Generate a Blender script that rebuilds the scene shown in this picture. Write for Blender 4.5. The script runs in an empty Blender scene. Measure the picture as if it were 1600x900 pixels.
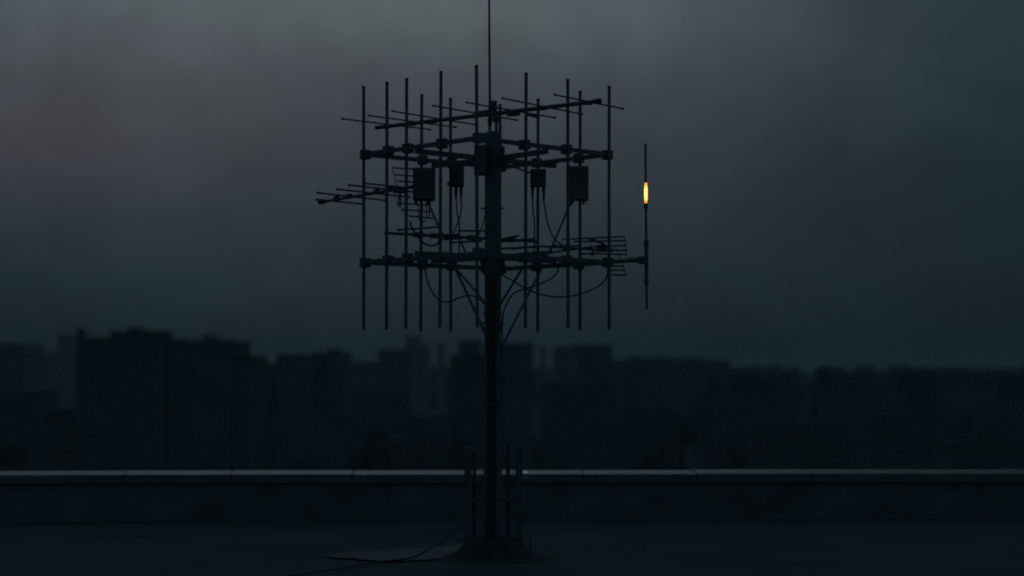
import bpy, bmesh, math, random
from mathutils import Vector, Matrix, noise

random.seed(11)
sc = bpy.context.scene
col = sc.collection

# ------------------------------------------------------------------ camera
F = 3200.0                      # focal length in pixels of the 1600 px wide photograph
EYE = 1.6
PITCH = math.atan(130.0 / F)    # horizon lies at row 580
cam_d = bpy.data.cameras.new("camera")
cam = bpy.data.objects.new("camera", cam_d)
col.objects.link(cam)
cam.location = (0, 0, EYE)
cam.rotation_euler = (math.pi / 2 + PITCH, 0, 0)
cam_d.sensor_width = 36.0
cam_d.lens = 36.0 * F / 1600.0
cam_d.clip_start = 0.1
cam_d.clip_end = 20000
cam_d.dof.use_dof = True
cam_d.dof.focus_distance = 17.6
cam_d.dof.aperture_fstop = 0.95
sc.camera = cam

# ------------------------------------------------------------------ sky
SUN_AZ = math.radians(-4.0)     # a little left of the view axis, behind the cloud deck
SUN_EL = math.radians(3.0)
world = bpy.data.worlds.new("World")
sc.world = world
world.use_nodes = True
nt = world.node_tree
nt.nodes.clear()
N = nt.nodes.new
L = nt.links.new
out = N("ShaderNodeOutputWorld")
bg = N("ShaderNodeBackground")
L(bg.outputs[0], out.inputs[0])
tc = N("ShaderNodeTexCoord")
sky = N("ShaderNodeTexSky")
sky.sky_type = 'NISHITA'
sky.sun_disc = False
sky.sun_elevation = SUN_EL
sky.sun_rotation = SUN_AZ
sky.dust_density = 3.0
sky.air_density = 1.5
# overcast dusk: brighter with height, and a grey afterglow over the sunken sun to the left
nrm = N("ShaderNodeVectorMath"); nrm.operation = 'NORMALIZE'
L(tc.outputs["Generated"], nrm.inputs[0])
nz2 = N("ShaderNodeTexNoise"); nz2.inputs["Scale"].default_value = 7.0
nz2.inputs["Detail"].default_value = 3.0; nz2.inputs["Roughness"].default_value = 0.45
nz2.inputs["Distortion"].default_value = 0.5
L(nrm.outputs[0], nz2.inputs["Vector"])
sep = N("ShaderNodeSeparateXYZ")
L(nrm.outputs[0], sep.inputs[0])


def math_node(op, a, b=None, c=None, clamp=False):
    n = N("ShaderNodeMath"); n.operation = op; n.use_clamp = clamp
    for k, v in enumerate((a, b, c)):
        if v is None:
            continue
        if isinstance(v, (int, float)):
            n.inputs[k].default_value = v
        else:
            L(v, n.inputs[k])
    return n.outputs[0]


def ramp_node(fac, stops):
    r = N("ShaderNodeValToRGB")
    r.color_ramp.interpolation = 'EASE' if False else 'LINEAR'
    while len(r.color_ramp.elements) < len(stops):
        r.color_ramp.elements.new(0.5)
    for e, (p, c) in zip(r.color_ramp.elements, stops):
        e.position = p
        e.color = (*c, 1)
    L(fac, r.inputs[0])
    return r.outputs[0]


el = math_node('ADD', sep.outputs[2], math_node('MULTIPLY', math_node('SUBTRACT', nz2.outputs["Fac"], 0.5), 0.035), clamp=True)
base = ramp_node(el, [(0.0, (0.0058, 0.0126, 0.0162)), (0.05, (0.0090, 0.0186, 0.0255)), (0.11, (0.0122, 0.0250, 0.0340)),
                      (0.172, (0.0185, 0.0355, 0.0475)), (0.3, (0.0225, 0.046, 0.062)), (1.0, (0.026, 0.051, 0.067))])
glow = ramp_node(el, [(0.0, (0.0, 0.001, 0.002)), (0.047, (0.0050, 0.0098, 0.0130)), (0.078, (0.0120, 0.0150, 0.0182)), (0.109, (0.0245, 0.0250, 0.0256)),
                      (0.141, (0.041, 0.0410, 0.0405)), (0.172, (0.074, 0.077, 0.076)), (0.23, (0.078, 0.084, 0.083)), (0.45, (0.040, 0.047, 0.049)), (0.9, (0.0, 0.0, 0.0))])
az = math_node('ARCTAN2', sep.outputs[0], sep.outputs[1])
dz_ = math_node('ABSOLUTE', math_node('ADD', az, math_node('MULTIPLY_ADD', nz2.outputs["Fac"], 0.14, 0.085 - 0.07)))
fall = N("ShaderNodeMapRange"); fall.interpolation_type = 'SMOOTHERSTEP'
fall.inputs["From Min"].default_value = 0.02; fall.inputs["From Max"].default_value = 0.40
fall.inputs["To Min"].default_value = 1.0; fall.inputs["To Max"].default_value = 0.0
L(dz_, fall.inputs[0])
gs = N("ShaderNodeVectorMath"); gs.operation = 'SCALE'
L(glow, gs.inputs[0]); L(fall.outputs[0], gs.inputs["Scale"])
sm_ = N("ShaderNodeVectorMath"); sm_.operation = 'ADD'
L(base, sm_.inputs[0]); L(gs.outputs[0], sm_.inputs[1])
# faint dusky pink where the sun went down, low at the left
pd = N("ShaderNodeVectorMath"); pd.operation = 'DISTANCE'
ps = N("ShaderNodeVectorMath"); ps.operation = 'MULTIPLY'
L(nrm.outputs[0], ps.inputs[0]); ps.inputs[1].default_value = (1.0, 1.0, 2.6)
L(ps.outputs[0], pd.inputs[0])
pdir = Vector((-0.235, 1.0, 0.118)).normalized()
pd.inputs[1].default_value = (pdir.x, pdir.y, pdir.z * 2.6)
pf = N("ShaderNodeMapRange"); pf.interpolation_type = 'SMOOTHERSTEP'
pf.inputs["From Min"].default_value = 0.0; pf.inputs["From Max"].default_value = 0.20
pf.inputs["To Min"].default_value = 1.0; pf.inputs["To Max"].default_value = 0.0
L(math_node('ADD', pd.outputs["Value"], math_node('MULTIPLY_ADD', nz2.outputs["Fac"], 0.16, -0.08)), pf.inputs[0])
pk = N("ShaderNodeVectorMath"); pk.operation = 'SCALE'
pk.inputs[0].default_value = (0.0120, 0.0020, 0.0025)
L(pf.outputs[0], pk.inputs["Scale"])
sm0 = sm_
sm_ = N("ShaderNodeVectorMath"); sm_.operation = 'ADD'
L(sm0.outputs[0], sm_.inputs[0]); L(pk.outputs[0], sm_.inputs[1])
nz = N("ShaderNodeTexNoise"); nz.inputs["Scale"].default_value = 15.0
nz.inputs["Detail"].default_value = 6.0; nz.inputs["Roughness"].default_value = 0.58
nz.inputs["Distortion"].default_value = 0.8
L(nrm.outputs[0], nz.inputs["Vector"])
nr = N("ShaderNodeMapRange")
nr.inputs["From Min"].default_value = 0.3; nr.inputs["From Max"].default_value = 0.7
nr.inputs["To Min"].default_value = 0.87; nr.inputs["To Max"].default_value = 1.13
L(nz.outputs["Fac"], nr.inputs[0])
mul = N("ShaderNodeVectorMath"); mul.operation = 'SCALE'
L(sm_.outputs[0], mul.inputs[0]); L(nr.outputs[0], mul.inputs["Scale"])
nsc = N("ShaderNodeVectorMath"); nsc.operation = 'SCALE'
L(sky.outputs[0], nsc.inputs[0]); nsc.inputs["Scale"].default_value = 0.0002
add = N("ShaderNodeVectorMath"); add.operation = 'ADD'
L(mul.outputs[0], add.inputs[0]); L(nsc.outputs[0], add.inputs[1])
L(add.outputs[0], bg.inputs[0])
bg.inputs[1].default_value = 1.0

# ------------------------------------------------------------------ sun (set behind the cloud: only a trace of direct light)
sd = bpy.data.lights.new("sun", 'SUN')
sd.energy = 0.006
sd.angle = math.radians(25)
sd.color = (1.0, 0.9, 0.8)
so = bpy.data.objects.new("sun", sd)
col.objects.link(so)
sdir = Vector((math.sin(SUN_AZ) * math.cos(0.12), math.cos(SUN_AZ) * math.cos(0.12), math.sin(0.12)))
so.rotation_euler = sdir.to_track_quat('Z', 'Y').to_euler()
so.location = (-20, 60, 60)

vs = sc.view_settings
vs.view_transform = 'Standard'
vs.look = 'None'
vs.exposure = 0.0
vs.gamma = 1.0
vs.use_curve_mapping = False
sc.render.film_transparent = False
try:
    sc.cycles.volume_bounces = 1
    sc.cycles.max_bounces = 6
    sc.cycles.filter_width = 1.9
    sc.cycles.use_denoising = False
except Exception:
    pass

# ------------------------------------------------------------------ helpers
D = 17.6
U = D / F                        # metres per photograph pixel at the mast
cp, sp = math.cos(PITCH), math.sin(PITCH)


def at(px, py, Y=D):
    """the point seen at a pixel, at world depth Y"""
    xc = (px - 800.0) / F
    yc = (450.0 - py) / F
    d = Vector((xc, cp - yc * sp, sp + yc * cp))
    return Vector((0, 0, EYE)) + d * (Y / d.y)


def mat(name, base, rough=0.7, metal=0.0, var=0.25, scale=8.0, bump=0.0, bscale=40.0, spec=0.5, tint=None):
    m = bpy.data.materials.new(name)
    m.use_nodes = True
    t = m.node_tree
    b = t.nodes["Principled BSDF"]
    b.inputs["Roughness"].default_value = rough
    b.inputs["Metallic"].default_value = metal
    b.inputs["Specular IOR Level"].default_value = spec
    c = t.nodes.new("ShaderNodeTexCoord")
    n = t.nodes.new("ShaderNodeTexNoise")
    n.inputs["Scale"].default_value = scale
    n.inputs["Detail"].default_value = 6
    n.inputs["Roughness"].default_value = 0.6
    t.links.new(c.outputs["Object"], n.inputs["Vector"])
    r = t.nodes.new("ShaderNodeValToRGB")
    lo = [v * (1 - var) for v in base]
    hi = [v * (1 + var) for v in (tint or base)]
    r.color_ramp.elements[0].position = 0.3
    r.color_ramp.elements[1].position = 0.7
    r.color_ramp.elements[0].color = (*lo, 1)
    r.color_ramp.elements[1].color = (*hi, 1)
    t.links.new(n.outputs["Fac"], r.inputs[0])
    t.links.new(r.outputs[0], b.inputs["Base Color"])
    if bump:
        n2 = t.nodes.new("ShaderNodeTexNoise")
        n2.inputs["Scale"].default_value = bscale
        n2.inputs["Detail"].default_value = 5
        t.links.new(c.outputs["Object"], n2.inputs["Vector"])
        bp = t.nodes.new("ShaderNodeBump")
        bp.inputs["Strength"].default_value = bump
        bp.inputs["Distance"].default_value = 0.01
        t.links.new(n2.outputs["Fac"], bp.inputs["Height"])
        t.links.new(bp.outputs[0], b.inputs["Normal"])
    return m


M = {}
M['steel'] = mat("weathered_steel", (0.11, 0.14, 0.145), 0.5, 0.0, 0.35, 9, spec=0.5)
M['mast'] = mat("dark_mast_paint", (0.15, 0.19, 0.19), 0.7, 0.0, 0.3, 5, 0.3, 60, spec=0.25)
M['box'] = mat("grey_enclosure_paint", (0.14, 0.16, 0.165), 0.6, 0.0, 0.2, 6, spec=0.3)
M['rubber'] = mat("black_cable_rubber", (0.055, 0.062, 0.064), 0.6, 0.0, 0.2, 20, spec=0.3)
M['alu'] = mat("dull_aluminium", (0.12, 0.145, 0.155), 0.55, 0.0, 0.3, 12, spec=0.35)
M['cap'] = mat("zinc_coping", (0.19, 0.225, 0.24), 0.38, 0.85, 0.22, 2.2, 0.15, 14)
M['parapet'] = mat("bitumen_upstand", (0.165, 0.19, 0.195), 0.85, 0.0, 0.3, 2.5, 0.4, 18, spec=0.2)
M['drip'] = mat("painted_drip_edge", (0.16, 0.18, 0.19), 0.8, 0.0, 0.2, 3, spec=0.2)
M['roof'] = mat("bitumen_roof", (0.072, 0.108, 0.124), 0.9, 0.0, 0.3, 0.7, 0.35, 25, spec=0.12)
M['tar'] = mat("tarred_skirt", (0.045, 0.055, 0.056), 0.8, 0.0, 0.3, 6, 0.5, 20, spec=0.2)
M['water'] = mat("wet_puddle", (0.06, 0.105, 0.13), 0.5, 0.0, 0.35, 1.6, 0.1, 12, spec=0.035)
M['ground'] = mat("city_ground", (0.05, 0.06, 0.06), 0.95, 0.0, 0.4, 0.02, spec=0.1)
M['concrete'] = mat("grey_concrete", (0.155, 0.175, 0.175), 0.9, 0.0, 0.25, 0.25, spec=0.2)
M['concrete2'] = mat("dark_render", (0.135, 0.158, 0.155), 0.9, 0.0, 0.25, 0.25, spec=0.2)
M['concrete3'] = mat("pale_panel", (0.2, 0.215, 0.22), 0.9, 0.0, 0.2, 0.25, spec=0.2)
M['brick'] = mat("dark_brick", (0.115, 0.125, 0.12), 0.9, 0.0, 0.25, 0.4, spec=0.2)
M['roofing'] = mat("flat_roofing", (0.13, 0.145, 0.145), 0.9, 0.0, 0.3, 0.2, spec=0.2)
M['glass'] = mat("dark_window_glass", (0.135, 0.16, 0.155), 0.6, 0.0, 0.1, 1, spec=0.2)
M['frame'] = mat("window_frame", (0.16, 0.18, 0.18), 0.7, 0.0, 0.1, 1)
M['leaf'] = mat("dark_foliage", (0.06, 0.085, 0.07), 0.9, 0.0, 0.4, 0.3, spec=0.1)
M['bark'] = mat("dark_bark", (0.05, 0.045, 0.04), 0.95, 0.0, 0.3, 2, spec=0.1)


def emis(name, colr, strength):
    m = bpy.data.materials.new(name)
    m.use_nodes = True
    t = m.node_tree
    t.nodes.clear()
    o = t.nodes.new("ShaderNodeOutputMaterial")
    e = t.nodes.new("ShaderNodeEmission")
    e.inputs[0].default_value = (*colr, 1)
    e.inputs[1].default_value = strength
    t.links.new(e.outputs[0], o.inputs[0])
    return m


M['lamp'] = emis("amber_lamp_core", (1.0, 0.55, 0.17), 17.0)
gm = emis("amber_lamp_glass", (1.0, 0.235, 0.02), 2.4)
_t = gm.node_tree
_mx = _t.nodes.new("ShaderNodeMixShader"); _tr = _t.nodes.new("ShaderNodeBsdfTransparent")
_tr.inputs[0].default_value = (1.0, 0.72, 0.35, 1)
_mx.inputs[0].default_value = 0.55
_em = [n for n in _t.nodes if n.type == 'EMISSION'][0]; _ou = [n for n in _t.nodes if n.type == 'OUTPUT_MATERIAL'][0]
_t.links.new(_tr.outputs[0], _mx.inputs[1]); _t.links.new(_em.outputs[0], _mx.inputs[2]); _t.links.new(_mx.outputs[0], _ou.inputs[0])
M['lamp_glass'] = gm
M['lamp_end'] = emis("amber_lamp_dim_end", (1.0, 0.27, 0.035), 1.6)

WL = {}                          # world location of every object made here


class MB:
    def __init__(s):
        s.v = []
        s.f = []

    def box(s, c, size, rot=None):
        c = Vector(c)
        hx, hy, hz = size[0] / 2, size[1] / 2, size[2] / 2
        b = len(s.v)
        for dx, dy, dz in ((-1, -1, -1), (1, -1, -1), (1, 1, -1), (-1, 1, -1), (-1, -1, 1), (1, -1, 1), (1, 1, 1), (-1, 1, 1)):
            p = Vector((dx * hx, dy * hy, dz * hz))
            if rot is not None:
                p = rot @ p
            s.v.append(c + p)
        for q in ((0, 3, 2, 1), (4, 5, 6, 7), (0, 1, 5, 4), (1, 2, 6, 5), (2, 3, 7, 6), (3, 0, 4, 7)):
            s.f.append([b + i for i in q])
        return s

    def cbox(s, c, size, ch, rot=None):
        """box with chamfered edges"""
        c = Vector(c)
        h = [k / 2 for k in size]
        bm = bmesh.new()
        bmesh.ops.create_cube(bm, size=1)
        for v in bm.verts:
            v.co = Vector((v.co.x * size[0], v.co.y * size[1], v.co.z * size[2]))
        bmesh.ops.bevel(bm, geom=list(bm.edges), offset=ch, segments=2, affect='EDGES', profile=0.6)
        b = len(s.v)
        bm.verts.ensure_lookup_table()
        for v in bm.verts:
            p = v.co.copy()
            if rot is not None:
                p = rot @ p
            s.v.append(c + p)
        for f in bm.faces:
            s.f.append([b + v.index for v in f.verts])
        bm.free()
        return s

    def bar(s, p0, p1, w, h):
        p0, p1 = Vector(p0), Vector(p1)
        d = (p1 - p0)
        ln = d.length
        x = d.normalized()
        y = Vector((0, 0, 1)).cross(x)
        if y.length < 1e-4:
            y = Vector((0, 1, 0))
        y.normalize()
        z = x.cross(y)
        R = Matrix((x, y, z)).transposed()
        return s.box((p0 + p1) / 2, (ln, w, h), R)

    def tube(s, pts, r, n=8, cap=True):
        pts = [Vector(p) for p in pts]
        rs = r if isinstance(r, (list, tuple)) else [r] * len(pts)
        b = len(s.v)
        ref = None
        for i, p in enumerate(pts):
            if i == 0:
                t = pts[1] - pts[0]
            elif i == len(pts) - 1:
                t = pts[-1] - pts[-2]
            else:
                t = pts[i + 1] - pts[i - 1]
            t.normalize()
            if ref is None:
                ref = Vector((0, 0, 1)) if abs(t.z) < 0.9 else Vector((1, 0, 0))
            a = t.cross(ref)
            if a.length < 1e-5:
                a = t.orthogonal()
            a.normalize()
            c = a.cross(t)
            ref = c
            for k in range(n):
                an = 2 * math.pi * k / n
                s.v.append(p + (a * math.cos(an) + c * math.sin(an)) * rs[i])
        for i in range(len(pts) - 1):
            for k in range(n):
                k2 = (k + 1) % n
                s.f.append([b + i * n + k, b + i * n + k2, b + (i + 1) * n + k2, b + (i + 1) * n + k])
        if cap:
            s.f.append([b + k for k in range(n)][::-1])
            e = b + (len(pts) - 1) * n
            s.f.append([e + k for k in range(n)])
        return s

    def lathe(s, c, prof, n=24, wob=0.0):
        c = Vector(c)
        b = len(s.v)
        for (r, z) in prof:
            for k in range(n):
                a = 2 * math.pi * k / n
                w = 1 + wob * noise.noise(Vector((math.cos(a) * 1.7, math.sin(a) * 1.7, z * 3)))
                s.v.append(c + Vector((r * w * math.cos(a), r * w * math.sin(a), z)))
        for i in range(len(prof) - 1):
            for k in range(n):
                k2 = (k + 1) % n
                s.f.append([b + i * n + k, b + i * n + k2, b + (i + 1) * n + k2, b + (i + 1) * n + k])
        s.f.append([b + k for k in range(n)][::-1])
        e = b + (len(prof) - 1) * n
        s.f.append([e + k for k in range(n)])
        return s

    def build(s, name, m, parent=None, smooth=False):
        if parent is not None:
            o0 = WL[parent.name]
        else:
            xs = [v.x for v in s.v]; ys = [v.y for v in s.v]; zs = [v.z for v in s.v]
            o0 = Vector(((min(xs) + max(xs)) / 2, (min(ys) + max(ys)) / 2, min(zs)))
        me = bpy.data.meshes.new(name)
        me.from_pydata([tuple(v - o0) for v in s.v], [], s.f)
        me.update()
        if smooth:
            for p in me.polygons:
                p.use_smooth = True
            try:
                me.set_sharp_from_angle(angle=math.radians(40))
            except Exception:
                pass
        me.materials.append(M[m] if isinstance(m, str) else m)
        o = bpy.data.objects.new(name, me)
        col.objects.link(o)
        if parent is not None:
            o.parent = parent
        else:
            o.location = o0
        WL[o.name] = o0.copy()
        return o


def empty(name, loc):
    o = bpy.data.objects.new(name, None)
    col.objects.link(o)
    o.location = loc
    o.empty_display_size = 0.1
    WL[o.name] = Vector(loc)
    return o


def tag(o, label=None, cat=None, group=None, kind=None):
    if label:
        o["label"] = label
    if cat:
        o["category"] = cat
    if group:
        o["group"] = group
    if kind:
        o["kind"] = kind
    return o


def spline(pts, sub=8):
    """smooth curve through points (Catmull-Rom)"""
    pts = [Vector(p) for p in pts]
    P = [pts[0] * 2 - pts[1]] + pts + [pts[-1] * 2 - pts[-2]]
    r = []
    for i in range(1, len(P) - 2):
        for k in range(sub):
            t = k / sub
            a, b, c, d = P[i - 1], P[i], P[i + 1], P[i + 2]
            r.append(0.5 * ((2 * b) + (c - a) * t + (2 * a - 5 * b + 4 * c - d) * t * t + (3 * b - a - 3 * c + d) * t ** 3))
    r.append(pts[-1])
    return r


# ================================================================== the setting
GZ = -24.0
# ground of the city
mb = MB()
mb.v = [Vector(p) for p in ((-3000, -400, GZ), (3000, -400, GZ), (3000, 5200, GZ), (-3000, 5200, GZ))]
mb.f = [[0, 1, 2, 3]]
tag(mb.build("ground", 'ground'), "dark city ground far below the roof", "ground", kind='structure')

# flat roof the photographer stands on (deck of the building below)
PY0, PY1 = 21.7, 22.5            # parapet line at the left and right ends of the picture
def par_y(x):
    return 22.05 + 0.035 * x

mb = MB()
nx, ny = 60, 60
for j in range(ny + 1):
    for i in range(nx + 1):
        x = -14 + 28 * i / nx
        y = -6 + (par_y(x) + 0.1 + 6) * j / ny
        z = 0.012 * noise.noise(Vector((x * 0.35, y * 0.35, 2.0)))
        mb.v.append(Vector((x, y, z)))
for j in range(ny):
    for i in range(nx):
        a = j * (nx + 1) + i
        mb.f.append([a, a + 1, a + nx + 2, a + nx + 1])
roof = tag(mb.build("roof_terrace", 'roof', smooth=True), "flat bitumen roof deck the antenna mast stands on", "roof", kind='structure')
# walls of the building below the deck
mb = MB()
mb.box((0, 8.0, GZ / 2 - 0.15), (28, 28.0, -GZ - 0.4))
tag(mb.build("own_building", 'concrete2'), "body of the building under the roof deck", "building", kind='structure')

# parapet with its zinc coping
par = empty("parapet_wall", (0, par_y(0), 0))
tag(par, "low dark roof parapet with pale metal coping running across behind the mast", "parapet")
ang = math.atan(0.035)
ca, sa = math.cos(ang), math.sin(ang)
def par_pt(s_, off, z):          # s_ along the wall, off towards the far side
    return Vector((s_ * ca - off * sa, par_y(0) + s_ * sa + off * ca, z))
PH = 0.497                      # inner edge of the coping top
mb = MB()
def prism(mb, s0, s1, prof):
    b = len(mb.v)
    n = len(prof)
    for s_ in (s0, s1):
        for (o_, z_) in prof:
            mb.v.append(par_pt(s_, o_, z_))
    for i in range(n):
        j = (i + 1) % n
        mb.f.append([b + i, b + j, b + n + j, b + n + i])
    mb.f.append([b + i for i in range(n)][::-1])
    mb.f.append([b + n + i for i in range(n)])
prism(mb, -14, 14, [(0.0, -0.3), (0.30, -0.3), (0.30, 0.462), (0.0, 0.462)])
mb.build("upstand", 'parapet', par)
# coping sheets end at the joints seen in the photograph
joints_px = [-1180, -990, -800, -610, -410, -220, -20, 108, 197, 362, 551, 728, 912, 1090, 1272, 1440, 1640, 1820, 2010, 2200, 2400, 2590, 2780]
js = [(at(p, 738, par_y(0)).x) for p in joints_px]
for i in range(len(js) - 1):
    g = 0.006
    dz = random.uniform(-0.003, 0.003)
    m2 = MB()
    prism(m2, js[i] + g, js[i + 1] - g, [(-0.03, 0.415 + dz), (-0.026, 0.415 + dz), (-0.026, PH - 0.006 + dz), (0.33, PH + 0.022 + dz), (0.33, 0.45), (0.334, 0.45),
                                       (0.334, PH + 0.028 + dz), (-0.03, PH + dz)])
    cp_ = m2.build("coping_sheet", 'cap', par)
    m4 = MB()
    prism(m4, js[i] + g, js[i + 1] - g, [(-0.036, 0.405 + dz), (-0.0305, 0.405 + dz), (-0.0305, PH - 0.004 + dz), (-0.036, PH - 0.004 + dz)])
    m4.build("drip_edge", 'drip', cp_)
    m3 = MB()
    prism(m3, js[i + 1] - 0.03, js[i + 1] + 0.03, [(-0.027, PH - 0.012), (0.331, PH + 0.014), (0.331, PH + 0.021), (-0.027, PH - 0.006)])
    m3.build("joint_strip", 'parapet', par)

x_ = at(821, 738, par_y(0)).x
m2 = MB()  # added shiny clip, stands in for a small glint on the coping
prism(m2, x_ - 0.035, x_ + 0.03, [(-0.040, PH - 0.05), (-0.0365, PH - 0.05), (-0.0365, PH + 0.004), (0.16, PH + 0.022), (0.16, PH + 0.026), (-0.040, PH + 0.009)])
M['pale'] = mat("glint_metal", (0.75, 0.77, 0.78), 0.25, 1.0, 0.05, 3)
m2.build("glint_clip", 'pale', par)

# puddles on the deck
def puddle(label, pts, seed):
    m2 = MB()
    n = 64
    poly = [Vector((p[0], p[1])) for p in pts]
    cx = sum(p.x for p in poly) / len(poly); cy = sum(p.y for p in poly) / len(poly)
    sm = spline([Vector((p.x, p.y, 0)) for p in poly + [poly[0]]], 10)
    m2.v.append(Vector((cx, cy, 0.014)))
    for i, p in enumerate(sm[:-1]):
        w = 1 + 0.16 * noise.noise(Vector((p.x * 4, p.y * 9, seed))) + 0.08 * noise.noise(Vector((p.x * 13, p.y * 30, seed)))
        m2.v.append(Vector((cx + (p.x - cx) * w, cy + (p.y - cy) * w, 0.014)))
    k = len(sm) - 1
    for i in range(k):
        m2.f.append([0, 1 + i, 1 + (i + 1) % k])
    return tag(m2.build("puddle", 'water'), label, "puddle", kind='structure')
def gp(px, py):                  # point of the deck seen at a pixel
    return (EYE * 1.0) * F / (py - 580.0)
def deck(px, py):
    Y = gp(px, py)
    p = at(px, py, Y)
    return (p.x, p.y)
puddle("shallow puddle left of the mast foot mirroring the sky", [deck(505, 869), deck(560, 863), deck(640, 858), deck(722, 853), deck(715, 862), deck(690, 872), deck(620, 878), deck(540, 873)], 1.0)

# ================================================================== antenna mast
MC = at(769.5, 870, D)           # mast axis
MX, MY = MC.x, D
zt = at(770, 209, D).z           # top of the pole
mast = empty("antenna_mast", (MX, MY, 0))
tag(mast, "thick dark steel mast carrying two square antenna frames on the flat roof", "mast")
mb = MB()
mb.tube([(MX, MY, 0.12), (MX, MY, 1.35)], 0.079, 20)
mb.tube([(MX, MY, 1.35), (MX, MY, zt)], 0.0685, 20)
mb.tube([(MX, MY, 1.30), (MX, MY, 1.37)], 0.084, 20)
pole = mb.build("pole", 'mast', mast, True)
mb = MB().lathe((MX, MY, zt), [(0.072, -0.03), (0.074, 0.0), (0.066, 0.012), (0.03, 0.022), (0.004, 0.024)], 20)
mb.build("pole_cap", 'mast', mast, True)
for z in (1.95, 2.08):
    MB().tube([(MX, MY, z), (MX, MY, z + 0.03)], 0.077, 20).build("band_clamp", 'steel', mast, True)
for z in (2.01, 1.5, 3.0):
    for sx in (-1, 1):
        MB().tube([(MX + sx * 0.065, MY - 0.02, z), (MX + sx * 0.097, MY - 0.02, z)], 0.009, 6).build("step_bolt", 'steel', mast)
# tarred skirt and foot
prof = [(0.56, 0.002), (0.46, 0.012), (0.38, 0.032), (0.32, 0.062), (0.275, 0.10), (0.235, 0.145), (0.18, 0.175), (0.08, 0.20)]
MB().lathe((MX + 0.02, MY, 0), prof, 40, 0.10).build("tarred_skirt", 'tar', mast, True)
# side posts of the foot frame and their ties
for px, w, top, dy in ((731, 0.062, 0.95, 0.0), (811, 0.062, 0.95, 0.02), (793.5, 0.034, 1.0, 0.10), (741, 0.03, 0.9, 0.08)):
    x = at(px, 800, D + dy).x
    MB().box((x, D + dy, (0.05 + top) / 2), (w, w, top - 0.05)).build("support_post", 'steel', mast)
for z in (0.5,):
    xl = at(731, 800, D).x; xr = at(811, 800, D).x
    MB().bar((xl + 0.033, D - 0.003, z), (MX - 0.07, D, z), 0.03, 0.045).build("tie_bar", 'steel', mast)
    MB().bar((MX + 0.07, D, z), (xr - 0.033, D + 0.015, z), 0.03, 0.045).build("tie_bar", 'steel', mast)
x = at(829, 840, D + 0.1).x
MB().tube([(x, D + 0.1, 0.0), (x, D + 0.1, 0.17)], 0.008, 6).build("drain_stub", 'steel', mast)

# square frames: four corners in plan
CA = at(568, 242, D)
CE = at(745, 212, D - 225 * U)
CH = at(952, 241, D)
CK = at(783, 259, D + 205 * U)
corners = {'A': (CA.x, CA.y), 'E': (CE.x, CE.y), 'H': (CH.x, CH.y), 'K': (CK.x, CK.y)}
ZTOP = at(760, 241.5, D).z
ZBOT = at(760, 410, D).z
def side_pt(a, b, px):
    """plan point on a frame side that is seen at pixel column px"""
    (x0, y0), (x1, y1) = corners[a], corners[b]
    k = (px - 800.0) / F / cp
    lo, hi = -0.2, 1.2
    g = lambda t: (x0 + (x1 - x0) * t) - k * (y0 + (y1 - y0) * t)
    for _ in range(50):
        m_ = (lo + hi) / 2
        if g(lo) * g(m_) <= 0:
            hi = m_
        else:
            lo = m_
    t = (lo + hi) / 2
    return Vector((x0 + (x1 - x0) * t, y0 + (y1 - y0) * t, 0))

for nm, z, th in (("upper_frame", ZTOP, 0.034), ("lower_frame", ZBOT, 0.038)):
    fr = empty(nm, (MX, MY, z))
    fr.parent = mast
    fr.location = (0, 0, z)
    WL[fr.name] = Vector((MX, MY, z))
    order = ['A', 'E', 'H', 'K']
    for i in range(4):
        a = Vector((*corners[order[i]], z)); b = Vector((*corners[order[(i + 1) % 4]], z))
        d = (b - a).normalized()
        MB().bar(a + d * 0.022, b - d * 0.024, 0.036, th).build("beam", 'steel', fr)
    cen = Vector((MX, MY, z))
    for i in range(4):
        a = Vector((*corners[order[i]], z)); b = Vector((*corners[order[(i + 1) % 4]], z))
        mid = (a + b) / 2
        d = (mid - cen).normalized()
        zo = Vector((0, 0, -0.040 if nm == "upper_frame" else 0.042))
        MB().bar(cen + d * 0.06 + zo, mid + d * 0.02 + zo, 0.040, 0.040).build("spoke", 'steel', fr)
    m2 = MB()
    m2.tube([(MX, MY, z - 0.10), (MX, MY, z + 0.075)], 0.088, 20)
    for sx in (-1, 1):
        m2.box((MX + sx * 0.095, MY, z - 0.01), (0.02, 0.09, 0.15))
    m2.build("hub_collar", 'steel', fr, True)

# braces from the frames to the mast
def brace(p0, p1, r=0.011):
    m2 = MB().tube([p0, p1], r, 8)
    return m2.build("brace", 'steel', mast, True)
mAE = Vector(((CA.x + CE.x) / 2, (CA.y + CE.y) / 2, 0)); mKA = Vector(((CA.x + CK.x) / 2, (CA.y + CK.y) / 2, 0))
mEH = Vector(((CH.x + CE.x) / 2, (CH.y + CE.y) / 2, 0)); mHK = Vector(((CH.x + CK.x) / 2, (CH.y + CK.y) / 2, 0))
yl_, yj_, yf_ = side_pt('K', 'A', 706).y, side_pt('K', 'H', 842).y, side_pt('E', 'H', 821).y
brace(at(713, 422, yl_), at(759, 524, D + 0.06), 0.013)
brace(at(714, 421, yl_), at(759, 474, D + 0.05), 0.010)
brace(at(820.5, 412, yf_), at(782, 475, D - 0.05), 0.010)
brace(at(844, 424, yj_), at(784, 542, D + 0.06), 0.011)
brace(at(782, 253, D + 0.05), at(838, 274, yj_), 0.009)

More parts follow.
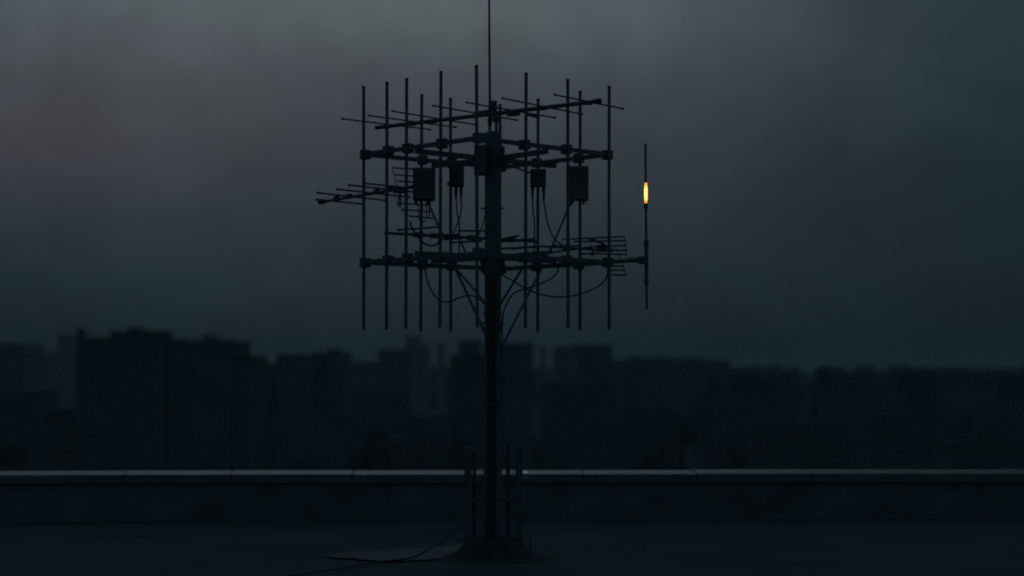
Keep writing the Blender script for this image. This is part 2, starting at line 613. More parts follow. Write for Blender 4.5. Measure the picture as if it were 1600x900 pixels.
# ------------------------------------------------------------------ vertical dipoles
ZT = at(760, 136, D).z
ZB = at(760, 516, D).z
dip = [
    ('A', 'E', 568, "vertical dipole rod clamped to the frame's left corner, leftmost of all rods"),
    ('A', 'E', 604, "vertical dipole rod next to the leftmost one on the near side of the frame"),
    ('A', 'E', 634.5, "third vertical dipole rod from the left, on the near side of the frame"),
    ('A', 'E', 688, "vertical dipole rod on the near side between the big left box and the mast"),
    ('A', 'E', 745, "tallest looking vertical dipole rod just left of the mast"),
    ('E', 'H', 821.5, "first vertical dipole rod right of the mast, on the near side of the frame"),
    ('E', 'H', 887.5, "vertical dipole rod running past the left edge of the right hand box"),
    ('E', 'H', 952, "vertical dipole rod clamped to the frame's right corner, nearest the amber lamp"),
    ('K', 'H', 906.5, "vertical dipole rod on the far side behind the right hand box"),
    ('K', 'H', 840.5, "far vertical dipole rod carrying the small box right of the mast"),
    ('K', 'A', 781, "vertical dipole rod on the far side, showing just right of the mast"),
    ('K', 'A', 704, "far vertical dipole rod beside the small box left of the mast"),
    ('K', 'A', 658, "vertical dipole rod on the far side carrying the big left hand box"),
]
DP = {}
for a, b, px, lab in dip:
    p = side_pt(a, b, px)
    e0 = Vector((*corners[a], 0)); e1 = Vector((*corners[b], 0))
    d = (e1 - e0).normalized()
    nrm_ = Vector((d.y, -d.x, 0))
    if nrm_.dot(p - Vector((MX, MY, 0))) < 0:
        nrm_ = -nrm_
    q = p + nrm_ * 0.033          # rod stands on the outer face of the beam
    k = (px - 800.0) / F / cp
    q = Vector((k * q.y, q.y, 0))
    DP[px] = q
    o = empty("dipole_antenna", (q.x, q.y, ZB))
    tag(o, lab, "antenna", "vertical dipole rods round the square frames")
    dz = random.uniform(-0.006, 0.006)
    lean = Vector((random.uniform(-0.004, 0.004), random.uniform(-0.004, 0.004), 0))
    r = 0.0142
    rod = MB().tube([q - lean + Vector((0, 0, ZB + dz)), q + lean + Vector((0, 0, ZT + dz))], r, 10).build("rod", 'steel', o, True)
    m2 = MB()
    m2.tube([q + lean + Vector((0, 0, ZT + dz - 0.012)), q + lean + Vector((0, 0, ZT + dz + 0.004))], r * 1.12, 10)
    m2.build("end_cap", 'rubber', o, True)
    ra = math.atan2(d.y, d.x)
    R = Matrix.Rotation(ra, 3, 'Z')
    for z in (ZTOP, ZBOT):
        m2 = MB()
        zc = z + random.uniform(-0.006, 0.010)
        c = q - nrm_ * 0.017
        m2.cbox(c + Vector((0, 0, zc)), (0.060, 0.064, 0.084), 0.006, R)
        m2.box(c + nrm_ * 0.036 + Vector((0, 0, zc)), (0.054, 0.010, 0.076), R)
        m2.box(c - nrm_ * 0.036 + Vector((0, 0, zc)), (0.054, 0.010, 0.076), R)
        for sx in (-1, 1):
            for sz in (-1, 1):
                bp = c + d * 0.018 * sx + Vector((0, 0, zc + 0.028 * sz))
                m2.tube([bp + nrm_ * 0.038, bp + nrm_ * 0.050], 0.005, 6)
        m2.build("clamp", 'box', o)

# ------------------------------------------------------------------ whip at the top
wx = at(765.5, 100, D).x
whip = empty("whip_antenna", (wx, D, zt))
tag(whip, "tall thin whip antenna rising out of the picture from the mast top", "antenna")
mb = MB().tube([(wx, D, zt + 0.02), (wx, D, at(765, 160, D).z), (wx - 0.005, D, at(765, 60, D).z), (wx - 0.01, D, at(765, -110, D).z)], [0.013, 0.012, 0.0105, 0.007], 10)
mb.build("rod", 'steel', whip, True)
MB().cbox((at(770, 170, D).x, D, at(770, 170, D).z), (0.075, 0.07, 0.135), 0.008).build("feed_box", 'box', whip)
MB().tube([(at(775.5, 0, D).x, D, zt), (at(775.5, 0, D).x, D, at(775, 183, D).z)], 0.013, 8).build("stub_pipe", 'steel', whip, True)
MB().lathe((wx, D, at(765, 193, D).z), [(0.008, -0.05), (0.018, 0.0), (0.022, 0.05)], 10).build("base_insulator", 'rubber', whip, True)
MB().cbox((at(775, 186, D).x, D - 0.01, at(775, 186, D).z), (0.06, 0.06, 0.05), 0.006).build("bracket", 'box', whip)

# ------------------------------------------------------------------ yagi antennas
def rod_part(parent, p0, p1, r, name="element", m='alu', tip=True):
    m2 = MB().tube([p0, p1], r, 8)
    if tip:
        d = (p1 - p0).normalized()
        m2.tube([p0 - d * 0.002, p0 + d * 0.02], r * 1.35, 8)
        m2.tube([p1 - d * 0.02, p1 + d * 0.002], r * 1.35, 8)
    return m2.build(name, m, parent, True)

# long yagi over the mast top
b0 = at(588, 199.5, D + 195 * U); b1 = at(936, 158, D - 155 * U)
y1 = empty("yagi_antenna", (b0 + b1) / 2)
tag(y1, "long yagi antenna lying across the mast top above all the frames", "antenna", "yagi antennas on the mast")
MB().tube([b0, b1], 0.0185, 10).build("boom", 'alu', y1, True)
bd = (b1 - b0).normalized()
MB().tube([b1 - bd * 0.03, b1 + bd * 0.012], 0.024, 10).build("boom_cap", 'rubber', y1, True)
MB().tube([b0 - bd * 0.005, b0 + bd * 0.06], 0.019, 10).build("boom_cap", 'rubber', y1, True)
for (xl, yl, xr, yr) in ((534, 185.5, 673, 202.5), (576, 180.5, 713, 199), (612, 173.5, 744, 195), (676, 165, 809, 188),
                         (728, 160, 868, 184), (785, 153.5, 910, 178.5), (866, 148, 974, 170)):
    xm = (xl + xr) / 2
    t = (xm - 588) / (936 - 588.0)
    Yc = (b0.y + (b1.y - b0.y) * t)
    p0 = at(xl, yl, Yc - 46 * U); p1 = at(xr, yr, Yc + 46 * U)
    el = rod_part(y1, p0, p1, 0.0072)
    tt = (at(xm, 170, Yc).x - b0.x) / (b1.x - b0.x)
    c = b0 + (b1 - b0) * min(max(tt, 0.03), 0.985)
    MB().cbox(c + Vector((0, 0, -0.004)), (0.05, 0.035, 0.036), 0.004, Matrix.Rotation(math.atan2(bd.y, bd.x), 3, 'Z')).build("element_clamp", 'box', el if False else y1)
cc = at(768, 177.5, D)
MB().cbox(cc + Vector((0.19, -0.06, 0.0)), (0.12, 0.05, 0.055), 0.006, Matrix.Rotation(math.atan2(bd.y, bd.x), 3, 'Z')).build("mast_clamp", 'box', y1)
MB().cbox(cc + Vector((-0.06, 0.06, 0.01)), (0.11, 0.05, 0.05), 0.006, Matrix.Rotation(math.atan2(bd.y, bd.x), 3, 'Z')).build("mast_clamp", 'box', y1)
m2 = MB().cbox(at(832, 181, D - 10 * U), (0.10, 0.03, 0.022), 0.004, Matrix.Rotation(0.25, 3, 'Y'))
m2.build("matching_box", 'box', y1)

# corner reflector yagi at the left
qM = DP[658]
b1 = at(648, 291, qM.y + 0.02); b0 = at(500, 316, qM.y + 1.0)
y2 = empty("yagi_antenna", (b0 + b1) / 2)
tag(y2, "yagi antenna with a wire corner reflector sticking out left past the leftmost rod", "antenna", "yagi antennas on the mast")
MB().tube([b0, b1], 0.0145, 10).build("boom", 'alu', y2, True)
bd = (b1 - b0).normalized()
MB().tube([b0 - bd * 0.01, b0 + bd * 0.07], 0.021, 10).build("boom_cap", 'rubber', y2, True)
for (xl, yl, xr, yr) in ((494, 311.5, 565, 318.5), (495, 301, 604, 313.5), (526, 295.5, 640, 308), (544, 289, 655, 301), (566, 286, 672, 297)):
    xm = (xl + xr) / 2
    t = (xm - 500) / 148.0
    Yc = b0.y + (b1.y - b0.y) * t
    p0 = at(xl, yl, Yc - 20 * U); p1 = at(xr, yr, Yc + 20 * U)
    rod_part(y2, p0, p1, 0.0082)
for px in (527, 548, 590, 611):
    t = (px - 500) / 148.0
    c = b0 + (b1 - b0) * t
    MB().cbox(c + Vector((0, 0, 0.010)), (0.05, 0.04, 0.045), 0.004, Matrix.Rotation(math.atan2(bd.y, bd.x), 3, 'Z')).build("element_clamp", 'box', y2)
MB().cbox(at(626, 297, qM.y + 0.10), (0.13, 0.06, 0.055), 0.006).build("dipole_box", 'box', y2)
MB().tube([at(625, 300, qM.y + 0.10), at(625, 322, qM.y + 0.10)], 0.010, 8).build("connector", 'rubber', y2, True)
Yr = qM.y + 0.05
for (xl, yl, xr, yr) in ((613.5, 262, 672, 266), (616.5, 273, 672, 277), (620, 282.5, 675, 287), (619, 317, 673, 321), (628, 327, 672, 331), (639, 337.5, 677, 341)):
    rod_part(y2, at(xl, yl, Yr - 0.03), at(xr, yr, Yr + 0.12), 0.0072, "reflector_rod", tip=False)
m2 = MB()
m2.tube(spline([at(613.5, 262, Yr - .03), at(614, 268, Yr - .03), at(617, 274, Yr - .03), at(617.5, 284, Yr - 0.03), at(625, 297, Yr)], 5), 0.004, 6)
m2.tube(spline([at(625, 300, Yr), at(621, 317, Yr - .03), at(628, 327, Yr - .03), at(639, 338, Yr - 0.03)], 5), 0.004, 6)
m2.tube([at(671, 264, Yr + .12), at(671, 341, Yr + .12)], 0.006, 6)
m2.build("reflector_rail", 'alu', y2, True)

# low yagi passing behind the mast
b0 = at(601, 364, D + 0.0); b1 = at(838, 377, D + 0.62)
y3 = empty("yagi_antenna", (b0 + b1) / 2)
tag(y3, "low yagi antenna passing behind the mast just above the lower frame", "antenna", "yagi antennas on the mast")
MB().tube([b0, b1], 0.0135, 10).build("boom", 'alu', y3, True)
for (xl, yl, xr, yr, dY) in ((622, 359.5, 686, 354.5, 0.1), (655, 369, 716, 366.5, 0.18), (686, 374.5, 742, 371, 0.24), (705, 379, 752, 376.5, 0.3), (716, 360.5, 770, 361, 0.3), (780, 374, 809, 368.5, 0.5), (783, 377, 835, 373, 0.6)):
    rod_part(y3, at(xl, yl, D + dY + 0.12), at(xr, yr, D + dY - 0.12), 0.0085)
for px, py in ((652, 366), (678, 371), (700, 369), (735, 373), (796, 374)):
    t = (px - 601) / 237.0
    c = b0 + (b1 - b0) * t
    MB().cbox(c, (0.09, 0.04, 0.045), 0.005).build("element_clamp", 'box', y3)

# corner reflector yagi at the right
qH = DP[952]
Yr = qH.y + 0.10
b1 = at(958, 392, Yr); b0 = at(784, 388.5, D + 0.75)
y4 = empty("yagi_antenna", (b0 + b1) / 2)
tag(y4, "yagi antenna with a wire corner reflector behind the frame's right corner", "antenna", "yagi antennas on the mast")
MB().tube([b0, at(850, 385, D + 0.5), b1], 0.0105, 10).build("boom", 'alu', y4, True)
for (xl, yl, xr, yr, dY) in ((800, 389, 842, 385, 0.6), (861, 394.5, 906, 388.5, 0.4), (866, 384, 906, 384.5, 0.45), (905, 397, 930, 396, 0.3), (880, 391, 925, 386, 0.3)):
    rod_part(y4, at(xl, yl, D + dY + 0.1), at(xr, yr, D + dY - 0.1), 0.0085)
for (xl, yl, xr, yr) in ((878, 374, 975, 369.5), (896, 377.5, 976, 376), (925, 385.5, 977.5, 383.5), (930, 391, 979, 391), (930, 396, 978, 398), (952, 415, 974.5, 416), (952, 421.5, 976, 422.5), (952, 429, 978, 430)):
    rod_part(y4, at(xl, yl, Yr + 0.05), at(xr, yr, Yr - 0.05), 0.0072, "reflector_rod", tip=False)
m2 = MB()
m2.tube(spline([at(975, 369.5, Yr - .05), at(977, 376, Yr - .05), at(977.5, 384, Yr - .05), at(979, 391, Yr - .05), at(978, 398, Yr - .05)], 4), 0.0055, 6)
m2.tube([at(962, 386, Yr - .05), at(970, 405, Yr - .05), at(978, 430, Yr - 0.05)], 0.0042, 6)
m2.tube([at(920, 373, Yr), at(939, 379, Yr), at(958, 392, Yr)], 0.012, 6)
m2.build("reflector_rail", 'alu', y4, True)
MB().cbox(at(940, 388, Yr + 0.06), (0.09, 0.05, 0.06), 0.006).build("dipole_box", 'box', y4)
MB().tube(spline([at(925, 388, D + .3), at(927, 394, D + .3), at(924, 401, D + .3)], 4), 0.010, 6).build("connector", 'rubber', y4, True)

# ------------------------------------------------------------------ boxes hung on the frame
def gland_box(lab, px, x0, x1, y0, y1, glands, depth=0.09, post_off=0.075):
    q = DP[px]
    Y = q.y - post_off
    a = at(x0, y0, Y); b = at(x1, y1, Y)
    c = (a + b) / 2
    o = empty("equipment_box", (c.x, Y, b.z))
    tag(o, lab, "equipment box", "equipment boxes hung on the antenna rods")
    w, h = b.x - a.x, a.z - b.z
    body = MB().cbox((c.x, Y, c.z), (w, depth, h), 0.008).build("housing", 'box', o)
    lid = MB().cbox((c.x, Y - depth / 2 - 0.005, c.z), (w * 0.9, 0.012, h * 0.92), 0.004).build("lid", 'box', o)
    for sx in (-1, 1):
        for sz in (-1, 1):
            p = Vector((c.x + sx * w * 0.38, Y - depth / 2 - 0.009, c.z + sz * h * 0.40))
            MB().tube([p, p - Vector((0, 0.008, 0))], 0.005, 6).build("lid_screw", 'steel', lid)
    for zz in (0.7, -0.7):
        MB().box((q.x, (Y + depth / 2 + q.y) / 2 + 0.006, c.z + zz * h / 2), (0.06, max(0.01, q.y - Y - depth / 2 + 0.03), 0.03)).build("bracket", 'steel', o)
    for gx, ln in glands:
        p = at(gx, y1, Y)
        MB().lathe((p.x, Y, p.z), [(0.008, -ln), (0.012, -ln * 0.6), (0.014, -ln * 0.3), (0.015, 0.0)], 10).build("cable_gland", 'rubber', o, True)
    return o
gland_box("big dark equipment box hanging left of the mast below the upper frame", 658, 645.5, 680, 262.5, 314, ((650, 0.03), (671, 0.03)))
gland_box("small equipment box with two cables just left of the mast", 704, 706, 725, 253, 292, ((712.5, 0.11), (720.5, 0.11)))
gland_box("small equipment box with two cables just right of the mast", 840.5, 828.5, 853, 264.5, 292, ((832, 0.11), (849.5, 0.13)), 0.10)
gland_box("big dark equipment box hanging right of the mast, nearest the amber lamp", 906.5, 889, 919.5, 260, 314, ((893.5, 0.03), (912, 0.03)))
# box strapped to the mast
a = at(741, 227, D - 0.13); b = at(760, 274, D - 0.13)
o = empty("junction_box", ((a.x + b.x) / 2, D - 0.13, b.z))
tag(o, "grey junction box strapped to the upper left side of the mast", "junction box")
c = (a + b) / 2
MB().cbox(c, (b.x - a.x, 0.10, a.z - b.z), 0.008).build("housing", 'box', o)
MB().cbox(c - Vector((0, 0.055, 0)), ((b.x - a.x) * 0.88, 0.012, (a.z - b.z) * 0.9), 0.004).build("lid", 'box', o)
MB().box(c + Vector((0.03, 0.075, 0.05)), (0.10, 0.05, 0.03)).build("strap", 'steel', o)
MB().box(c + Vector((0.03, 0.075, -0.07)), (0.10, 0.05, 0.03)).build("strap", 'steel', o)

# ------------------------------------------------------------------ long diagonal stays
def stay(lab, p0, p1, r):
    o = MB().tube([p0, p1], r, 8)
    d = (p1 - p0).normalized()
    o.tube([p0, p0 + d * 0.05], r * 1.5, 8)
    o.tube([p1 - d * 0.05, p1], r * 1.5, 8)
    return tag(o.build("stay_rod", 'steel', None, True), lab, "stay rod")
stay("slanting stay rod running down right from under the big left box", at(668, 314, DP[658].y - .07), at(691, 368, D - 0.3), 0.0115)
stay("slanting stay rod running down left from under the big right box", at(893, 314, DP[906.5].y - .07), at(858, 396, D + 0.2), 0.009)

# ------------------------------------------------------------------ cables
def cable(lab, pts, r=0.0062, nm="cable"):
    o = MB().tube(spline(pts, 8), r, 8).build(nm, 'rubber', None, True)
    return tag(o, lab, "cable", "cables on the mast")
yL, yJ, yM, yI = DP[704].y - .075, DP[840.5].y - .075, DP[658].y - .075, DP[906.5].y - .075
cable("thin cable from the small left box, crossing its neighbour", [at(712.5, 311, yL), at(714, 330, yL), at(717.5, 350, yL), at(718, 380, yL), at(717, 400, yL - .1)])
cable("thin cable bending left from the small left box to the low yagi", [at(720.5, 311, yL), at(721, 328, yL - .02), at(715, 349, yL - .03), at(709, 364, yL - .1), at(712, 372, yL - .2)])
cable("short cable curling down from the low yagi to the lower frame", [at(718, 378, D + .3), at(722, 382, D + .3), at(728, 396, D + .2)], 0.008)
cable("hanging cable loop under the big left box", [at(641, 346, yM), at(643, 355, yM), at(653, 370, yM), at(664, 381, yM - .05), at(677, 384, yM - .1), at(685, 379, yM - .1), at(687, 370, yM - .1)], 0.0085)
cable("thin cable dropping straight from the small right box", [at(832, 309, yJ), at(833, 330, yJ), at(835, 348, yJ), at(835, 384, yJ), at(834, 402, yJ)], 0.0065)
cable("thin cable sweeping right from the small right box to the lower yagi", [at(849.5, 312, yJ), at(853, 335, yJ), at(858, 356, yJ), at(867, 374, yJ), at(880, 384, yJ)], 0.0065)
cable("cable looping under the lower frame left of the mast", [at(664, 408, D + .35), at(666, 432, D + .32), at(675, 456, D + .3), at(689, 470, D + .25), at(704, 471, D + .2), at(718, 465, D + .1), at(734, 461.5, D), at(748, 467, D - .05), at(758, 476, D - .07)], 0.0068)
cable("long cable sagging from the mast to the right corner of the lower frame", [at(783, 429, D - .02), at(800, 438, D - .1), at(820, 450, D - .15), at(845, 460, D - .2), at(875, 464, D - .2), at(905, 460, D - .1), at(932, 449, D + .02), at(946, 437, D + .05), at(949.5, 426, D + .06), at(949, 412, D + .08)], 0.0068)
cable("cable climbing along the mast and swinging right up to the lower frame", [at(784, 560, D - .05), at(784.5, 530, D - .05), at(785, 500, D - .06), at(790, 478, D - .08), at(802, 459, D - .1), at(818, 452, D - .1), at(838, 446, D - .05), at(858, 437, D + .1), at(870, 426, D + .15), at(874, 410, D + .2)], 0.0068)
cable("cable between the mast and the rods above the lower frame", [at(757, 338, D - .06), at(754, 352, D - .1), at(749, 363, D - .1), at(746, 378, D - .1), at(748, 392, D - .1)], 0.005)
cable("thin lead from the left yagi connector behind the big box", [at(650, 316, yM), at(653.5, 325, yM), at(654, 340, yM), at(660, 347, yM), at(666, 343, yM), at(666.5, 328, yM), at(666, 315, yM)], 0.0045)
m2 = MB()
for i in range(3):
    x = MX - 0.04 + i * 0.03
    m2.tube([(x, MY - 0.083 - 0.004 * i, 0.2), (x + 0.004, MY - 0.083, 0.9), (x, MY - 0.083, ZBOT - 0.13)], 0.010, 8)
tag(m2.build("feeder_cable", 'rubber', None, True), "black feeder cables strapped down the front of the mast", "cable", kind='stuff')
gpts = [(702, 828, 0.16), (696, 836, 0.05)]
g = []
for px, py in ((722, 845), (700, 834), (694, 842), (681, 852), (662, 864), (640, 874), (600, 879), (550, 887), (495, 896), (430, 905)):
    x, y = deck(px, py)
    g.append(Vector((x, y, 0.02)))
tag(MB().tube(spline(g, 8), 0.007, 8).build("ground_cable", 'rubber', None, True), "thin black cable snaking over the roof deck left of the mast foot", "cable")

# ------------------------------------------------------------------ lamp antenna on its arm
pa = Vector((qH.x + 0.02, D, ZBOT + 0.006))
lx = at(1010, 400, D).x
pb = Vector((lx - 0.05, D, ZBOT + 0.022))
lampa = empty("lamp_antenna", (lx, D, at(1010, 484, D).z))
tag(lampa, "slim vertical rod with a glowing amber lamp on an arm right of the frame", "beacon")
MB().tube([pa, pb], 0.0175, 12).build("arm", 'steel', lampa, True)
MB().tube([at(1001, 406, D) - Vector((0.0, 0, 0)), at(978, 406.5, D)], 0.0225, 12).build("arm_sleeve", 'steel', lampa, True)
MB().cbox((lx - 0.03, D, ZBOT + 0.018), (0.085, 0.075, 0.065), 0.006).build("clamp", 'box', lampa)
def zpx(py):
    return at(1009, py, D).z
MB().tube([(lx - .004, D, zpx(287)), (lx - .006, D, zpx(224))], 0.0095, 10).build("upper_rod", 'steel', lampa, True)
MB().tube([(lx - .002, D, zpx(378)), (lx - .003, D, zpx(317))], 0.0105, 10).build("middle_rod", 'steel', lampa, True)
MB().lathe((lx, D, zpx(440)), [(0.012, -0.03), (0.021, -0.02), (0.021, 0.02), (0.0165, 0.028), (0.0165, 0.09), (0.0165, 0.30), (0.021, 0.305), (0.022, 0.35), (0.013, 0.362)], 12).build("sleeve", 'steel', lampa, True)
MB().tube([(lx + .004, D, zpx(484)), (lx, D, zpx(444))], 0.0105, 10).build("lower_rod", 'steel', lampa, True)
MB().lathe((lx - .003, D, zpx(322)), [(0.010, -0.03), (0.017, -0.02), (0.018, 0.01), (0.014, 0.026)], 12).build("socket", 'box', lampa, True)
lz0, lz1 = zpx(317.5), zpx(286.5)
ln = lz1 - lz0
lamp = MB().lathe((lx - .003, D, lz0), [(0.008, 0.010), (0.0125, 0.022), (0.0158, 0.045), (0.0165, ln * 0.5), (0.0158, ln - 0.045), (0.0115, ln - 0.02), (0.008, ln - 0.008)], 20).build("lamp_glass", 'lamp_glass', lampa, True)
MB().lathe((lx - .003, D, lz0), [(0.002, 0.020), (0.0065, 0.034), (0.0088, 0.055), (0.0092, ln * 0.5), (0.0085, ln - 0.05), (0.006, ln - 0.03), (0.002, ln - 0.016)], 12).build("lamp_core", 'lamp', lamp, True)
MB().lathe((lx - .003, D, lz0), [(0.011, -0.002), (0.0135, 0.006), (0.0125, 0.012), (0.0085, 0.0125)], 16).build("lamp_collar", 'lamp_end', lamp, True)
MB().lathe((lx - .003, D, lz1), [(0.0085, -0.0105), (0.0125, -0.010), (0.0125, -0.004), (0.010, 0.004)], 16).build("lamp_collar", 'lamp_end', lamp, True)

# ================================================================== the city beyond
def mpp(Y):
    return Y / F

WIN = {}
def window_mesh(w, h):
    k = (round(w, 2), round(h, 2))
    if k not in WIN:
        m2 = MB()
        m2.box((0, 0.05, 0), (w, 0.06, h))
        me = bpy.data.meshes.new("window")
        me.from_pydata([tuple(v) for v in m2.v], [], m2.f)
        me.materials.append(M['glass'])
        f2 = MB()
        t = 0.08
        f2.box((-w / 2 - t / 2, 0.04, 0), (t, 0.07, h + 2 * t)).box((w / 2 + t / 2, 0.04, 0), (t, 0.07, h + 2 * t))
        f2.box((0, 0.04, h / 2 + t / 2), (w, 0.07, t)).box((0, 0.02, -h / 2 - t / 2), (w, 0.11, t)).box((0, 0.015, 0), (0.06, 0.008, h))
        me2 = bpy.data.meshes.new("frame")
        me2.from_pydata([tuple(v) for v in f2.v], [], f2.f)
        me2.materials.append(M['frame'])
        WIN[k] = (me, me2)
    return WIN[k]


def building(lab, Y, blocks, dep=12.0, m='concrete', wins=True, cat="building", name="building", group=None, extras=()):
    """blocks: (px0, px1, ytop, forward offset in m) - each a wing down to the ground"""
    k = mpp(Y)
    x0 = min(at(b[0], 560, Y).x for b in blocks)
    x1 = max(at(b[1], 560, Y).x for b in blocks)
    o = empty(name, ((x0 + x1) / 2, Y + dep / 2, GZ))
    tag(o, lab, cat, group)
    for bi, b in enumerate(blocks):
        px0, px1, yt = b[:3]
        off = b[3] if len(b) > 3 else 0.0
        bm_ = b[4] if len(b) > 4 else m
        Yb = Y + off
        a = at(px0, yt, Yb); c = at(px1, yt, Yb)
        zt_ = a.z
        w = MB()
        w.box(((a.x + c.x) / 2, Yb + dep / 2, (GZ + zt_) / 2 - 0.3), (c.x - a.x, dep, zt_ - GZ - 0.6))
        wall = w.build("wall", bm_, o)
        r = MB()
        t = 0.35
        cx = (a.x + c.x) / 2
        W = c.x - a.x + 0.16
        r.box((cx, Yb - 0.08 + t / 2, zt_ - 0.3), (W, t, 0.6)).box((cx, Yb + dep + 0.08 - t / 2, zt_ - 0.3), (W, t, 0.6))
        r.box((cx - W / 2 + t / 2, Yb + dep / 2, zt_ - 0.3), (t, dep + 0.16 - 2 * t, 0.6)).box((cx + W / 2 - t / 2, Yb + dep / 2, zt_ - 0.3), (t, dep + 0.16 - 2 * t, 0.6))
        r.build("roof_edge", 'roofing', o)
        if wins:
            ww, wh = 1.3, 1.45
            n = int((c.x - a.x - 1.0) / 2.8)
            if n < 1:
                continue
            zmin = EYE - (165.0 / F) * Yb - 2
            fl = 0
            z = zt_ - 2.6
            me, me2 = window_mesh(ww, wh)
            while z > max(GZ + 2, zmin) and fl < 9:
                for i in range(n):
                    xx = a.x + (c.x - a.x) * (i + 0.5) / n
                    wo = bpy.data.objects.new("window", me)
                    col.objects.link(wo)
                    wo.parent = o
                    wo.location = Vector((xx, Yb - 0.07, z)) - WL[o.name]
                    fo = bpy.data.objects.new("frame", me2)
                    col.objects.link(fo)
                    fo.parent = wo
                z -= 3.0
                fl += 1
    for e in extras:
        kind, px0, px1, yt, yb, off, dd = e
        Yb = Y + off
        a = at(px0, yt, Yb); c = at(px1, yb, Yb)
        w = MB()
        if kind == 'mast':
            w.tube([((a.x + c.x) / 2, Yb, c.z - 0.3), ((a.x + c.x) / 2, Yb, a.z)], (c.x - a.x) / 2, 6)
            w.box(((a.x + c.x) / 2, Yb, a.z - 0.5), ((c.x - a.x) * 3, 0.1, 0.1))
            w.build("roof_aerial", 'steel', o)
        else:
            w.cbox(((a.x + c.x) / 2, Yb + dd / 2, (a.z + c.z) / 2 - 0.15), (c.x - a.x, dd, a.z - c.z + 0.3), 0.08)
            w.box(((a.x + c.x) / 2, Yb + dd / 2, a.z + 0.07), (c.x - a.x + 0.3, dd + 0.3, 0.14))
            w.build("roof_hut", m, o)
    return o


building("large near black apartment block with stepped roofline at left", 200,
         [(118, 258, 526.5, 0.0), (258, 303, 533, 0.6), (303, 363, 531, 0.0), (363, 389, 554, 0.5)], 14, 'concrete2',
         extras=[('hut', 119, 131, 516, 526, 0.5, 1.2), ('hut', 172, 256, 519, 526, 1, 5), ('hut', 200, 214, 513.5, 519, 2, 2), ('mast', 226, 228, 508, 519, 2, 0),
                 ('hut', 316, 332, 526, 531, 2, 3)])
building("grey slab block with a dark flat roof standing behind the mast", 230,
         [(703, 757, 554, 0.0, 'concrete2'), (757, 786, 537, 0.8), (786, 833, 536, 0.0)], 12, 'concrete',
         extras=[('hut', 716, 750, 534, 554, 1.0, 6)])
building("dark square block right of the mast on the skyline", 420, [(901, 956, 538, 0.0)], 16, 'concrete2')
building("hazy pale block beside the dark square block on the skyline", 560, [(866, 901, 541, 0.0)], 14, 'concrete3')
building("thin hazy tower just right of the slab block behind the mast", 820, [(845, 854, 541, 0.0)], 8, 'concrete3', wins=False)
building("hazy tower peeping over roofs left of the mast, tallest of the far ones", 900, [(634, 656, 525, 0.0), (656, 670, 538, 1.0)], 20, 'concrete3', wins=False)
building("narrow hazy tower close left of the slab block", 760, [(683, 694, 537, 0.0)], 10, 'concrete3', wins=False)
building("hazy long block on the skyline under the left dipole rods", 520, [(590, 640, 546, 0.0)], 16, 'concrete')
building("grey stepped block right of the large black apartment block", 380, [(432, 489, 553, 0.0), (489, 540, 550, 4.0), (396, 432, 568, 6.0)], 14, 'concrete2',
         extras=[('hut', 512, 532, 546.5, 550, 5, 4)])
building("low hazy block between the stepped block and the far tower", 640, [(540, 592, 565, 0.0)], 18, 'concrete', wins=False)
building("hazy block cut by the left edge of the picture", 460, [(-40, 15, 536, 0.0)], 14, 'concrete')
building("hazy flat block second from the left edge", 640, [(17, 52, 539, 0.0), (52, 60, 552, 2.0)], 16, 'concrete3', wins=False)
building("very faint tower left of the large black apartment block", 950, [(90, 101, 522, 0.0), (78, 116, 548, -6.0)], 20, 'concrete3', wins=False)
building("low dark block right of the dark square block", 500, [(957, 984, 562, 0.0), (984, 1048, 558, 2.0)], 14, 'concrete2', wins=False)
building("wide low dark block on the skyline right of the frames", 560, [(1050, 1108, 560, 0.0), (1108, 1140, 563, 2.0)], 16, 'concrete2', wins=False)
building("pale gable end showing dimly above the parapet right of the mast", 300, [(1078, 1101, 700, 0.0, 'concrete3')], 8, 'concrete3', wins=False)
building("low hall whose pale roof edge shows at the right edge of the picture", 170, [(1490, 1700, 689, 0.0)], 10, 'concrete2', wins=False)
building("long low roof seen dimly left of the mast above the parapet", 340, [(455, 700, 652, 0.0)], 14, 'concrete2', wins=False)
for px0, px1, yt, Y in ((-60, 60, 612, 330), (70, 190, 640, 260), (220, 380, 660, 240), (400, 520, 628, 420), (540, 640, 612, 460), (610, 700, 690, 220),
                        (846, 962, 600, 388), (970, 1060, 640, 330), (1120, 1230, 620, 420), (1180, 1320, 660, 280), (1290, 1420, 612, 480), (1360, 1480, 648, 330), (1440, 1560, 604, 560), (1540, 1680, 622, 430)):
    building("low dark block lost in the gloom below the skyline", Y, [(px0, px1, yt, 0.0)], random.uniform(10, 16), 'brick', wins=False, name="low_building", group="low dark blocks below the skyline")

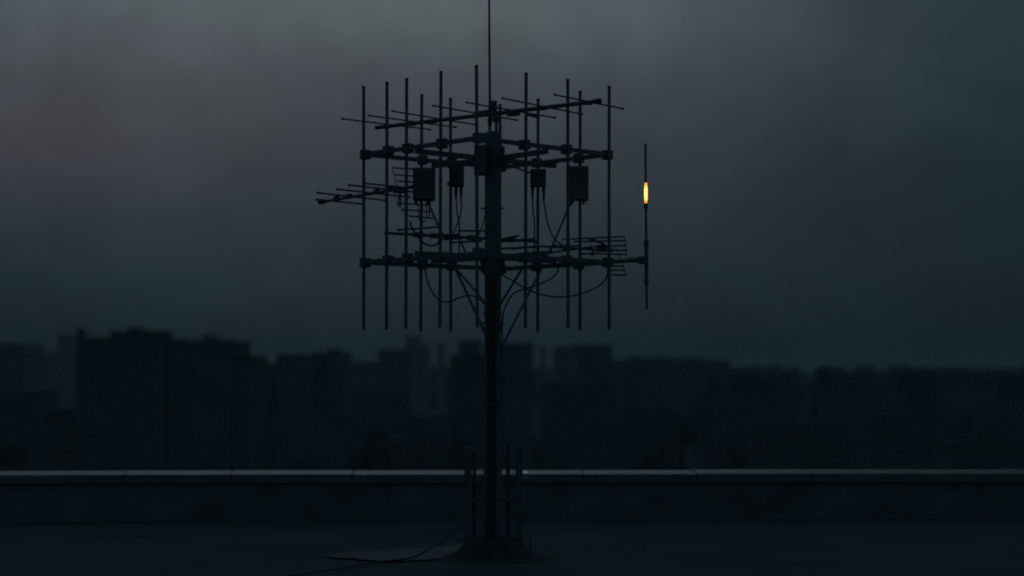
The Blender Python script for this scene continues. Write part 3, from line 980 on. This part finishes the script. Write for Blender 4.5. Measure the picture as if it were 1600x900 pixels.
# far wood along the horizon and dark trees among the roofs
def wood(name, lab, spots, leafsz, n_each):
    m2 = MB()
    for (x, y, r, top) in spots:
        for _ in range(n_each):
            while True:
                p = Vector((random.uniform(-1, 1), random.uniform(-1, 1), random.uniform(-1, 1)))
                if 0.25 < p.length < 1.0:
                    break
            rr = r * (0.8 + 0.45 * noise.noise(Vector((p.x * 2 + x, p.y * 2 + y, p.z * 2))))
            hz = (top - GZ) * 0.42
            c = Vector((x + p.x * rr, y + p.y * rr, top - hz + p.z * hz))
            a = Vector((random.uniform(-1, 1), random.uniform(-1, 1), random.uniform(-1, 1))).normalized()
            b_ = a.orthogonal().normalized()
            c2 = a.cross(b_)
            s_ = leafsz * random.uniform(0.6, 1.3)
            i0 = len(m2.v)
            m2.v += [c + b_ * s_, c + c2 * s_ * 0.7, c - b_ * s_, c - c2 * s_ * 0.7]
            m2.f.append([i0, i0 + 1, i0 + 2, i0 + 3])
        m2.tube([(x, y, GZ), (x, y, GZ + (top - GZ) * 0.6)], [0.5, 0.25], 5)
    return tag(m2.build(name, 'leaf'), lab, "trees", kind='stuff')
sp_ = []
for i in range(150):
    px = random.uniform(-150, 1750)
    Y = random.uniform(900, 1300)
    top_px = 571 - 3.0 * noise.noise(Vector((px * 0.012, 0, 0))) + random.uniform(0, 4)
    p = at(px, top_px, Y)
    sp_.append((p.x, Y, random.uniform(7, 13), p.z))
wood("far_wood", "dark strip of far trees along the horizon", sp_, 2.0, 160)
sp_ = []
for i in range(150):
    px = random.uniform(-150, 1750)
    Y = random.uniform(240, 620)
    p = at(px, 640, Y)
    top = GZ + random.uniform(10, 17)
    sp_.append((p.x, Y + 10, random.uniform(3.5, 6), top))
wood("tree_belt", "dark mass of trees among the roofs beyond the parapet", sp_, 0.8, 220)
sp_ = []
for i in range(70):
    px = random.uniform(960, 1760)
    Y = random.uniform(560, 760)
    p = at(px, 568 + 7 * max(0, (px - 1100) / 500) + random.uniform(-2, 6), Y)
    sp_.append((p.x, Y, random.uniform(5, 9), p.z))
wood("right_wood", "soft dark tree line on the skyline at right", sp_, 1.2, 260)

# ------------------------------------------------------------------ haze
mb = MB().box((0, 2400, (GZ - 1 + 26) / 2), (6100, 5800, 26 - GZ + 1))
hz = mb.build("haze", M['ground'])
hm = bpy.data.materials.new("haze_air")
hm.use_nodes = True
t = hm.node_tree
t.nodes.clear()
ho = t.nodes.new("ShaderNodeOutputMaterial")
hv = t.nodes.new("ShaderNodeVolumePrincipled")
hv.inputs["Color"].default_value = (0.62, 0.75, 0.80, 1)
hv.inputs["Density"].default_value = 0.00038
hv.inputs["Anisotropy"].default_value = 0.0
t.links.new(hv.outputs[0], ho.inputs["Volume"])
hz.data.materials[0] = hm
tag(hz, "thin dusk haze over the city", "haze", kind='stuff')
